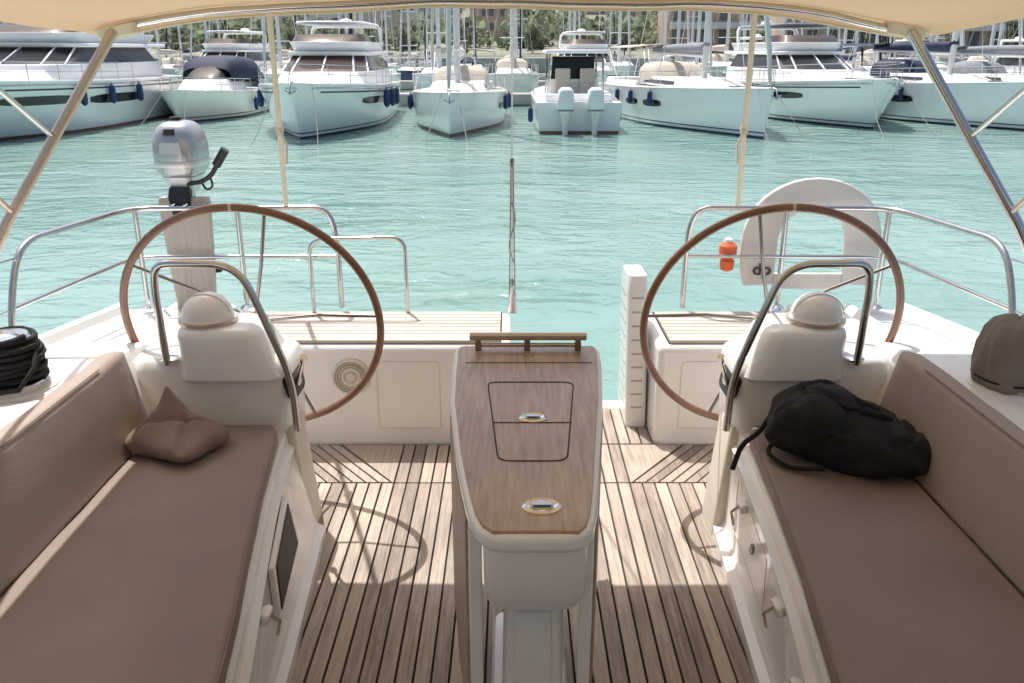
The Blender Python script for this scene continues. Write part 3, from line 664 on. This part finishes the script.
def sail_yacht(label,loc,rz,L=12,B=3.8,hb=1.45,hs=1.15,hm=H1,cover=GREYC,hood=NAVY,mast=15,group=None,detail=True,bim=None):
    r=empty('moored_sailing_yacht',label,'sailboat',group,loc=loc,rz=rz)
    h=Hull(L,B,hb,hs,rake=.35,full=.55,tr=.80,wl=.5,pw=.8); h.mesh(hm,r,20 if detail else 12)
    w=B*.30; dk=lambda t:h.sh(t)+.05
    band('coachroof',(dk(.3)-.05,L*.20,L*.66,w,1.8),(dk(.4)+.30,L*.30,L*.65,w*.86,1.6),WHITED,r,bevel=.04)
    band('cabin_window',(dk(.4)+.09,L*.285,L*.62,w*.985,1.7),(dk(.4)+.20,L*.30,L*.60,w*.935,1.65),DGLASS,r)
    band('cockpit_coaming',(dk(.7)-.1,L*.66,L*.97,w*1.15,.1),(dk(.7)+.22,L*.66,L*.97,w*1.05,.1),WHITE,r,bevel=.04)
    my=L*.38; z0=dk(.4)+.25
    tube('mast',[(0,my,z0),(0,my+.05,z0+mast*.6),(0,my+.12,z0+mast)],[.12,.11,.08] if detail else [.13,.12,.09],ALU,r,n=8)
    for q in (.14,.35,.65)[0 if not detail else 1:]: tubes('spreader',[([(-.75+.2*q,my+.1,z0+mast*q),(.75-.2*q,my+.1,z0+mast*q)],.03)],ALU,r,n=5)
    pb=h.pt(0,1,1); e=(0,my+.12,z0+mast*.98)
    c=h.hw(.4)-.1
    rg=[([(0,L*.99,dk(1)),e],.014)]
    for sd in (-1,1): rg.append(([(sd*c,my+.25,dk(.4)),(sd*.62,my+.1,z0+mast*.35),(sd*.5,my+.1,z0+mast*.65),e],.014))
    tubes('standing_rigging',rg,STEEL,r,n=4)
    tube('furled_jib',[(0,pb.y+.25,pb.z+.15),(0,pb.y+.5,pb.z+1.2),(0,my,z0+mast*.93)],[.05,.09,.03],SAILW if cover is not NAVY else NAVY,r,n=8)
    tube('boom',[(0,my,z0+.85),(0,L*.80,z0+.95)],.07,ALU,r,n=8)
    tube('sail_cover',[(0,my-.1,z0+1.3),(0,my+.2,z0+1.12),(0,L*.6,z0+1.12),(0,L*.79,z0+1.08)],[.10,.20,.17,.10],cover,r,n=10)
    secs=[]
    for y,s_,hh in [(L*.56,.9,.05),(L*.585,.95,.50),(L*.61,1.0,.66),(L*.66,1.0,.70)]:
        secs.append([(w*1.02*s_*math.copysign(abs(math.cos(a))**.5,math.cos(a)),y,dk(.6)+.22+hh*math.sin(a)**.6) for a in [math.pi*k/12 for k in range(13)]])
    loft('sprayhood',secs,hood,r,ring=False,ang=60)
    if bim:
        secs=[[(w*1.2*x/6,y,dk(.8)+1.62-.12*(x/6)**2) for x in range(-6,7)] for y in (L*.70,L*.8,L*.93)]
        loft('bimini',secs,bim,r,ring=False)
        for y in (L*.72,L*.92): tubes('bimini_frame',[([(-w*1.2,L*.8,dk(.8)),(-w*1.2,y,dk(.8)+1.47),(0,y,dk(.8)+1.59),(w*1.2,y,dk(.8)+1.47),(w*1.2,L*.8,dk(.8))],.016)],STEEL,r,n=5)
    if detail:
        for sd in (-1,1):
            h.patch('hull_window',.36,.46,.52,.70,sd,DGLASS,r); h.patch('hull_window',.50,.60,.52,.70,sd,DGLASS,r)
            tube('toe_rail',h.line(1,sd,-.01,dz=.02),.022,ALU,r,n=5)
            fender(h,.40,sd,r,s=.8,drop=.05); fender(h,.53,sd,r,s=.8,drop=.05); fender(h,.66,sd,r,s=.8,drop=.05)
        h.rail(r,.6,.98,post=9,r=.013); anchor(h,r); moor(h,r)
        box('deck_hatch',(0,L*.16,dk(.16)+.02),(.5,.5,.05),DGLASS,r,bevel=.01)
    else: h.rail(r,.6,.98,post=5,r=.014,mid=False)
    return r
WZ=-1.2
motor_yacht('large white motor yacht with dark hull windows moored bow out',(-17.6,25.2,WZ),R(-2),L=15.5,B=5.2,hb=1.9,hs=1.6,hm=H2,win=(.16,.36,.40,.66))
fy=motor_yacht('white flybridge motor yacht with brown tinted screen and blue fenders',(-6.85,28.3,WZ),R(2),L=13.5,B=4.5,hb=1.75,hs=1.3,hm=H3,glass=BGLASS)
sail_yacht('white sailing yacht moored bow out with cream canopy',(-2.05,28.9,WZ),R(0),L=11.5,B=3.7,hb=1.4,hs=1.1,hm=H2,bim=TANC,hood=TANC,cover=SAILW)
sail_yacht('long white sailing yacht with navy stripe and tan canopy',(8.2,28.4,WZ),R(11),L=13.5,B=4.2,hb=1.55,hs=1.25,hm=H1,bim=TANC,hood=TANC)
motor_yacht('white motor yacht with dark windscreen beside sailing yachts',(13.2,32.0,WZ),R(6),L=13,B=4.4,hb=1.75,hs=1.3,hm=H3,top=GREYC)
sail_yacht('white sailing yacht with navy canvas and blue fenders',(18.5,31.0,WZ),R(12),L=12.5,B=4.0,hb=1.65,hs=1.3,hm=H3,bim=NAVY,hood=NAVY,cover=NAVY)
sail_yacht('white sailing yacht with grey sail cover',(23.4,34.5,WZ),R(10),L=12.5,B=3.9,hb=1.5,hs=1.2,hm=H1,bim=GREYC,hood=GREYC)
r=empty('motor_cruiser','small white motor cruiser with a dark blue canopy','motor cruiser',loc=(-13.0,34.6,WZ),rz=R(0))
h=Hull(8.5,3.3,1.25,.95,rake=.8,full=.42,tr=.92,wl=.35,pw=.62); h.mesh(H4,r)
band('cabin',(1.0,1.6,5.2,1.15,1.3),(1.55,2.4,5.1,.95,1.1),WHITE,r,bevel=.04)
band('windscreen',(1.545,2.6,5.0,.95,1.0),(2.1,3.4,5.0,.82,.8),DGLASS,r)
secs=[]
for y,hh,s_ in [(3.3,.55,.9),(3.7,.95,1.0),(5.2,1.05,1.05),(7.0,.95,1.05),(7.6,.3,1.1)]:
    secs.append([(1.15*s_*math.copysign(abs(math.cos(a))**.5,math.cos(a)),y,1.45+hh*math.sin(a)**.6) for a in [math.pi*k/12 for k in range(13)]])
loft('canopy',secs,NAVY,r,ring=False,ang=60); h.rail(r,.5,.5,post=6); moor(h,r)
for sd in (-1,1): fender(h,.5,sd,r,s=.8)
r=empty('motorboat','white open motorboat with twin white outboard engines and hardtop','motorboat',loc=(2.3,38.6,WZ),rz=R(180))
h=Hull(8.6,3.1,1.3,1.0,rake=.8,full=.42,tr=.94,wl=.35,pw=.62); h.mesh(H2,r)
band('cabin',(1.0,2.2,5.6,.95,.9),(1.7,2.6,5.6,.88,.8),WHITE,r,bevel=.05)
band('windscreen',(1.695,2.75,5.0,.84,.7),(2.5,3.2,5.0,.78,.6),DGLASS,r)
band('hardtop',(2.62,2.7,7.1,1.15,.5),(2.74,2.7,7.1,1.08,.5),WHITE,r,bevel=.04)
for q in [[(sd*1.0,y,1.1),(sd*.95,y,2.64)] for sd in (-1,1) for y in (4.0,6.6)]: tubes('hardtop_post',[(q,.035)],STEEL,r)
for sd in (-1,1): multibox('helm_seat',[((sd*.45,5.9,1.35),(.55,.5,.7)),((sd*.45,6.15,1.85),(.55,.12,.5))],TANC,r,bevel=.05)
multibox('gunwale_seat',[((0,8.05,1.12),(2.3,.5,.35))],WHITE,r,bevel=.05)
for xx in (-.5,.5):
    e=body('outboard_engine',[(.72,xx,9.0,.17,.24,.1),(.82,xx,9.0,.26,.33,.12),(1.15,xx,9.02,.28,.36,.13),(1.45,xx,9.05,.25,.33,.13),(1.56,xx,9.08,.14,.2,.1)],WHITE,r,ang=50)
    body('engine_leg',[(-.4,xx,8.98,.05,.16,.04),(.3,xx,8.92,.10,.16,.05),(.74,xx,8.95,.16,.22,.08)],WHITED,e)
    body('engine_band',[(.80,xx,9.0,.262,.333,.12),(.86,xx,9.0,.268,.34,.12)],GREYC,e)
h.rail(r,.45,.6,post=6)
for sd in (-1,1): fender(h,.75,sd,r,s=.8)
# ---- background yachts
G='sailing yachts moored in the distant marina rows'
T=[sail_yacht('white sailing yacht with navy sail cover at the pontoon',(-9,50,WZ),0,L=11,B=3.5,cover=NAVY,hood=NAVY,mast=13.5,group=G,detail=False),
   sail_yacht('white sailing yacht with grey sail cover at the pontoon',(-4.5,50.5,WZ),0,L=12,B=3.7,cover=GREYC,hood=GREYC,mast=15,group=G,detail=False,hm=H3,bim=TANC),
   sail_yacht('cream sailing yacht with tan canvas at the pontoon',(0,50,WZ),0,L=10.5,B=3.4,cover=TANC,hood=TANC,mast=13,group=G,detail=False,hm=H4),
   sail_yacht('navy hulled sailing yacht with white sail cover',(13,66,WZ),0,L=12,B=3.7,cover=SAILW,hood=GREYC,mast=14,group=G,detail=False,hm=H5,bim=NAVY)]
mg=motor_yacht('white motor yacht moored at the far pontoon',(4.6,50,WZ),0,L=12,B=4.2,hb=1.6,hs=1.3,hm=H2,fend=False); mg['group']='motor yachts at the far pontoon'
for row,(yy,dx) in enumerate([(51,4.0),(67,4.1),(85,4.2)]):
    x=-32-row*9
    while x<35+row*10:
        skip=(row==0 and -10.5<x<7.5) or (row==1 and 10.5<x<15.5)
        if not skip and random.random()<.96:
            if random.random()<.15:
                copytree(mg,(x+.5,yy+random.uniform(-.5,.5),WZ),R(random.uniform(-3,3)),random.uniform(.85,1.05)); x+=.8
            else: copytree(random.choice(T),(x+random.uniform(-.3,.3),yy+random.uniform(-1.5,1.5),WZ),R(random.uniform(-5,5)),random.uniform(.72,1.08))
        x+=dx+random.uniform(-.4,.7)
# ================================================================ SETTING
m,nt,b=newmat('water'); N=nt.nodes;L=nt.links
b.inputs['Roughness'].default_value=.035; b.inputs['IOR'].default_value=1.5
tc=N.new('ShaderNodeTexCoord')
def nzn(scale,det,st,dist=0,rot=14):
    mp=N.new('ShaderNodeMapping'); mp.inputs['Scale'].default_value=st; mp.inputs['Rotation'].default_value=(0,0,R(rot)); L.new(tc.outputs['Object'],mp.inputs[0])
    n=N.new('ShaderNodeTexNoise'); n.inputs['Scale'].default_value=scale; n.inputs['Detail'].default_value=det; n.inputs['Distortion'].default_value=dist
    L.new(mp.outputs[0],n.inputs['Vector']); return n
n1=nzn(.7,2,(.7,1.3,1),.9); n2=nzn(2.2,3,(.8,1.35,1),1.2,-10); n3=nzn(.07,4,(1,1.6,1)); n4=nzn(7,2,(1,1,1),.5,40); n5=nzn(.16,3,(.8,1.6,1),.5,20)
a=N.new('ShaderNodeMath'); a.operation='MULTIPLY_ADD'; a.inputs[1].default_value=.42; L.new(n2.outputs['Fac'],a.inputs[0]); L.new(n1.outputs['Fac'],a.inputs[2])
a2=N.new('ShaderNodeMath'); a2.operation='MULTIPLY_ADD'; a2.inputs[1].default_value=.05; L.new(n4.outputs['Fac'],a2.inputs[0]); L.new(a.outputs[0],a2.inputs[2])
pr_=N.new('ShaderNodeMapRange'); pr_.inputs['From Min'].default_value=.35; pr_.inputs['From Max'].default_value=.65; pr_.inputs['To Min'].default_value=.05; pr_.inputs['To Max'].default_value=.19; L.new(n5.outputs['Fac'],pr_.inputs['Value'])
bp=N.new('ShaderNodeBump'); bp.inputs['Strength'].default_value=1; L.new(pr_.outputs[0],bp.inputs['Distance']); L.new(a2.outputs[0],bp.inputs['Height']); L.new(bp.outputs[0],b.inputs['Normal'])
rp=N.new('ShaderNodeValToRGB'); rp.color_ramp.elements[0].position=.35; rp.color_ramp.elements[1].position=.68
rp.color_ramp.elements[0].color=(.17,.31,.275,1); rp.color_ramp.elements[1].color=(.31,.455,.42,1); L.new(n3.outputs['Fac'],rp.inputs[0]); L.new(rp.outputs[0],b.inputs['Base Color'])
w=obj('water',[(-900,-200,0),(900,-200,0),(900,1500,0),(-900,1500,0)],[(0,1,2,3)],m,None,smooth=False,loc=(0,0,WZ)); w['kind']='structure'
for yy,wd_ in ((45.5,90),(63,110),(80.5,130)):
    q=box('pontoon',(0,yy,WZ+.35),(wd_,1.8,.5),CONC,None,bevel=.03); q['kind']='structure'
q=box('quay',(0,111,WZ+.4),(420,14,2.6),CONC,None,bevel=.05); q['kind']='structure'
def hz(x,y):
    d=max(0,y-114); return WZ+1.75+min(d,80)*.045+max(0,d-80)*.16+ (noise.noise(Vector((x*.012,y*.012,0)))*8+noise.noise(Vector((x*.04,y*.04,3)))*2)*min(1,max(0,d-10)/90)
V=[];F=[];nx,ny=70,44
for j in range(ny+1):
    for i in range(nx+1):
        x=-420+840*i/nx; y=113+520*j/ny; V.append((x,y,hz(x,y)))
for j in range(ny):
    for i in range(nx): F.append((j*(nx+1)+i,j*(nx+1)+i+1,(j+1)*(nx+1)+i+1,(j+1)*(nx+1)+i))
hill=obj('hill',V,F,M('hill_ground',(.24,.24,.18),.95,var=.4,scale=.05),None,ang=180); hill['kind']='structure'
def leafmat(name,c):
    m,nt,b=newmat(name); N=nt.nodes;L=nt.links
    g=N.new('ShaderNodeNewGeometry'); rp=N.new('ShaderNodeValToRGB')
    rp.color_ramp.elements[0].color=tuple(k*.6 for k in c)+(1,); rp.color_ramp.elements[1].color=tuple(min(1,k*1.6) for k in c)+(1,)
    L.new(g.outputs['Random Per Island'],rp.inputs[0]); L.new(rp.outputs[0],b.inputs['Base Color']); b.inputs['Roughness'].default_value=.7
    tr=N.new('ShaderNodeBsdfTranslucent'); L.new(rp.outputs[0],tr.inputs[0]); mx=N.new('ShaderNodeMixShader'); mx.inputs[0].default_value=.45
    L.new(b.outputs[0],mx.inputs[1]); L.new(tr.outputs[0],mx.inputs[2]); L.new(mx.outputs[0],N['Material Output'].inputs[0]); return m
LEAF=leafmat('foliage_hazed',(.20,.235,.15)); LEAF2=leafmat('foliage_pine',(.14,.18,.12)); BARK=M('bark',(.16,.12,.09),.9,var=.3)  # far foliage lightened, distance haze is put into its colour
def leaves(V,F,c,rx,rz,n,s):
    for _ in range(n):
        while True:
            d=Vector((random.uniform(-1,1),random.uniform(-1,1),random.uniform(-1,1)))
            if .35<d.length<1: break
        d=d*(.8+.35*noise.noise(d*2.3+c*.7))
        p=c+Vector((d.x*rx,d.y*rx,d.z*rz)); u=Vector((random.gauss(0,1),random.gauss(0,1),random.gauss(0,1))).normalized(); v=u.orthogonal().normalized()
        k=s*random.uniform(.6,1.3); b=len(V)
        V+= [p+u*k,p+v*k*.7,p-u*k,p-v*k*.7]; F.append((b,b+1,b+2,b+3))
V=[];F=[]
hp=[(-22,152),(-64,160),(-38,172)]
rh=random.Random(5)
for _ in range(70):
    y=rh.uniform(145,290); hp.append((rh.uniform(-.62,.62)*y,y))
used=[]
for x,y in hp:
    if any((x-a)**2+(y-b)**2<330 for a,b in used) or abs(x-50)<34 and y<150: continue
    used.append((x,y))
for i in range(2100):
    y=128+random.random()**1.3*190; x=random.uniform(-1,1)*(y*.66+12); r=random.uniform(1.3,3.0)
    if any(abs(x-a)<6 and -2<b-y<16 for a,b in used) and random.random()<.9: continue
    if 20<x<72 and y<138: continue
    leaves(V,F,Vector((x,y,hz(x,y)+r*.7)),r,r*random.uniform(.7,1.3),40,r*.27)
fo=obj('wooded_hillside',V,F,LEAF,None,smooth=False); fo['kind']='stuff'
def tree(kind):
    V=[];F=[]
    if kind=='pine':
        t=empty('pine_tree','umbrella pine with broad dark crown on the quay','tree','trees along the quay')
        for k in range(9):
            a=k*2.4; leaves(V,F,Vector((2.0*math.cos(a)*(k%3)/2,2.0*math.sin(a)*(k%3)/2,7.4+.5*(k%2))),1.9,.95,110,.30)
        tp=[(0,0,0),(.15,0,3),(-.1,0,6.2),(0,.1,7.6)]; mt=LEAF2
    elif kind=='cypress':
        t=empty('cypress_tree','tall narrow dark cypress tree','tree','trees along the quay')
        for k in range(8): leaves(V,F,Vector((0,0,1.3+k*1.05)),1.15-.1*k,.9,95,.24)
        tp=[(0,0,0),(0,0,4),(0,0,8)]; mt=LEAF2
    else:
        t=empty('broadleaf_tree','leafy green tree with rounded uneven crown','tree','trees along the quay')
        for k in range(10):
            a=k*2.4; leaves(V,F,Vector((1.6*math.cos(a)*(k%4)/3,1.6*math.sin(a)*(k%4)/3,2.6+.42*k*.9)),1.7,1.3,100,.28)
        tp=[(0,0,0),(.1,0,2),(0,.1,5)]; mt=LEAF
    L_=[(tp,.2)]
    if kind!='cypress':
        for k in range(5):
            a=k*1.26; z=tp[-1][2]; L_.append(([(0,0,z*.6),(1.2*math.cos(a),1.2*math.sin(a),z*.9)],.08))
    tubes('trunk',L_,BARK,t,n=7); obj('crown',V,F,mt,t,smooth=False)
    return t
TR=[tree('pine'),tree('cypress'),tree('broad')]
pos=[];x=-95
while x<95:
    pos.append((x,random.uniform(116,122))); x+=random.uniform(4,9)
for i,(x,y) in enumerate(pos):
    k=i if i<3 else random.choice([0,2,2,1,2])
    if i<3: TR[i].location=(x,y,hz(x,y)-.1)
    else: copytree(TR[k],(x,y,hz(x,y)-.1),random.uniform(0,6),random.uniform(.4,.7))
WALLS=[M('wall_cream',(.72,.65,.55),.9,var=.1,scale=.6),M('wall_peach',(.68,.49,.38),.9,var=.1,scale=.6),M('wall_white',(.80,.78,.75),.9,var=.08,scale=.6)]
TILE=M('terracotta_tiles',(.46,.28,.21),.85,var=.3,scale=3,bump=.5,bscale=12)
SHUT=M('window_shutter',(.20,.22,.23),.6,var=.3)
def house(wm,wd,dp,ht,fl,n):
    t=empty('house','Mediterranean house with terracotta roof on the hillside','house','houses on the hillside')
    box('wall',(0,0,ht/2-1),(wd,dp,ht+2),wm,t,bevel=.03)
    e=.5; V=[(-wd/2-e,-dp/2-e,ht+.002),(wd/2+e,-dp/2-e,ht+.002),(wd/2+e,dp/2+e,ht+.002),(-wd/2-e,dp/2+e,ht+.002),(-wd/4,0,ht+dp*.2),(wd/4,0,ht+dp*.2)]
    obj('roof',V,[(0,3,2,1),(0,1,5,4),(1,2,5),(2,3,4,5),(3,0,4)],TILE,t,smooth=False)
    box('chimney',(wd*.2,dp*.1,ht+dp*.2),(.7,.7,1.3),wm,t)
    wmesh=None
    for f in range(fl):
        for i in range(n):
            p=(-wd/2+wd*(i+.5)/n,-dp/2-.02,f*3+1.7)
            if wmesh is None: o=box('window',p,(1.1,.08,1.5),SHUT,t,bevel=0); wmesh=o.data
            else: o=bpy.data.objects.new('window',wmesh); COL.objects.link(o); o.parent=t; o.location=p
    return t
HS=[house(WALLS[0],9,7,5.6,2,3),house(WALLS[1],8,7,6,2,3),house(WALLS[2],12,8,5.6,2,4)]
for k,(x,y) in enumerate(used):
    rz=R(random.uniform(-25,25))
    if k<3: HS[k].location=(x,y,hz(x,y)+.5); HS[k].rotation_euler=(0,0,rz)
    else: copytree(random.choice(HS),(x,y,hz(x,y)+.8),rz,random.uniform(.7,.95))
def block(loc,wd,dp,fl,n,wm,label):
    t=empty('apartment_building',label,'building',loc=loc)
    ht=fl*3.1; box('wall',(0,0,ht/2-.5),(wd,dp,ht+1),wm,t,bevel=.05); box('roof',(0,0,ht+.2),(wd+.8,dp+.8,.4),WALLS[2],t,bevel=.05)
    for f in range(fl):
        for i in range(n):
            box('window',(-wd/2+wd*(i+.5)/n,-dp/2-.02,f*3.1+1.6),(wd/n*.5,.06,1.9),SHUT,t,bevel=0)
    for f in range(1,fl): box('balcony',(0,-dp/2-.65,f*3.1-.05),(wd*.94,1.3,.9),WALLS[2],t,bevel=.03)
for (x,y,wd,fl,n,wm,lb_) in [(28,130,13,3,4,WALLS[1],'orange apartment building with white balconies'),(45,131,14,4,5,WALLS[0],'cream apartment building with balconies near the quay'),(63,133,15,4,5,WALLS[1],'orange apartment building with white balconies')]:
    block((x,y,hz(x,y)),wd,8,fl,n,wm,lb_)
# ================================================================ light / camera
az=R(27); el=R(64)
sd=Vector((-math.sin(az)*math.cos(el),math.cos(az)*math.cos(el),math.sin(el)))
sl=bpy.data.lights.new('sun','SUN'); sl.energy=5; sl.angle=R(.5); sl.color=(1,.97,.92)
so=bpy.data.objects.new('sun',sl); COL.objects.link(so); so.rotation_euler=(-sd).to_track_quat('-Z','Y').to_euler(); so.location=(0,0,30)
wd=bpy.data.worlds.new('World'); sc.world=wd; wd.use_nodes=True; nt=wd.node_tree
sk=nt.nodes.new('ShaderNodeTexSky'); sk.sky_type='NISHITA'; sk.sun_disc=False; sk.sun_elevation=el; sk.sun_rotation=-az%(2*math.pi); sk.air_density=1; sk.dust_density=5; sk.ozone_density=1
bg=nt.nodes['Background']; nt.links.new(sk.outputs[0],bg.inputs[0]); bg.inputs[1].default_value=.15
sc.view_settings.view_transform='Standard'; sc.view_settings.look='None'; sc.view_settings.exposure=0; sc.view_settings.gamma=1
cd=bpy.data.cameras.new('camera'); cd.sensor_width=36; cd.lens=29.88; cd.clip_start=.05; cd.clip_end=3000
co=bpy.data.objects.new('camera',cd); COL.objects.link(co); co.location=(0,0,1.6); co.rotation_euler=(R(90-19.05),0,0); sc.camera=co
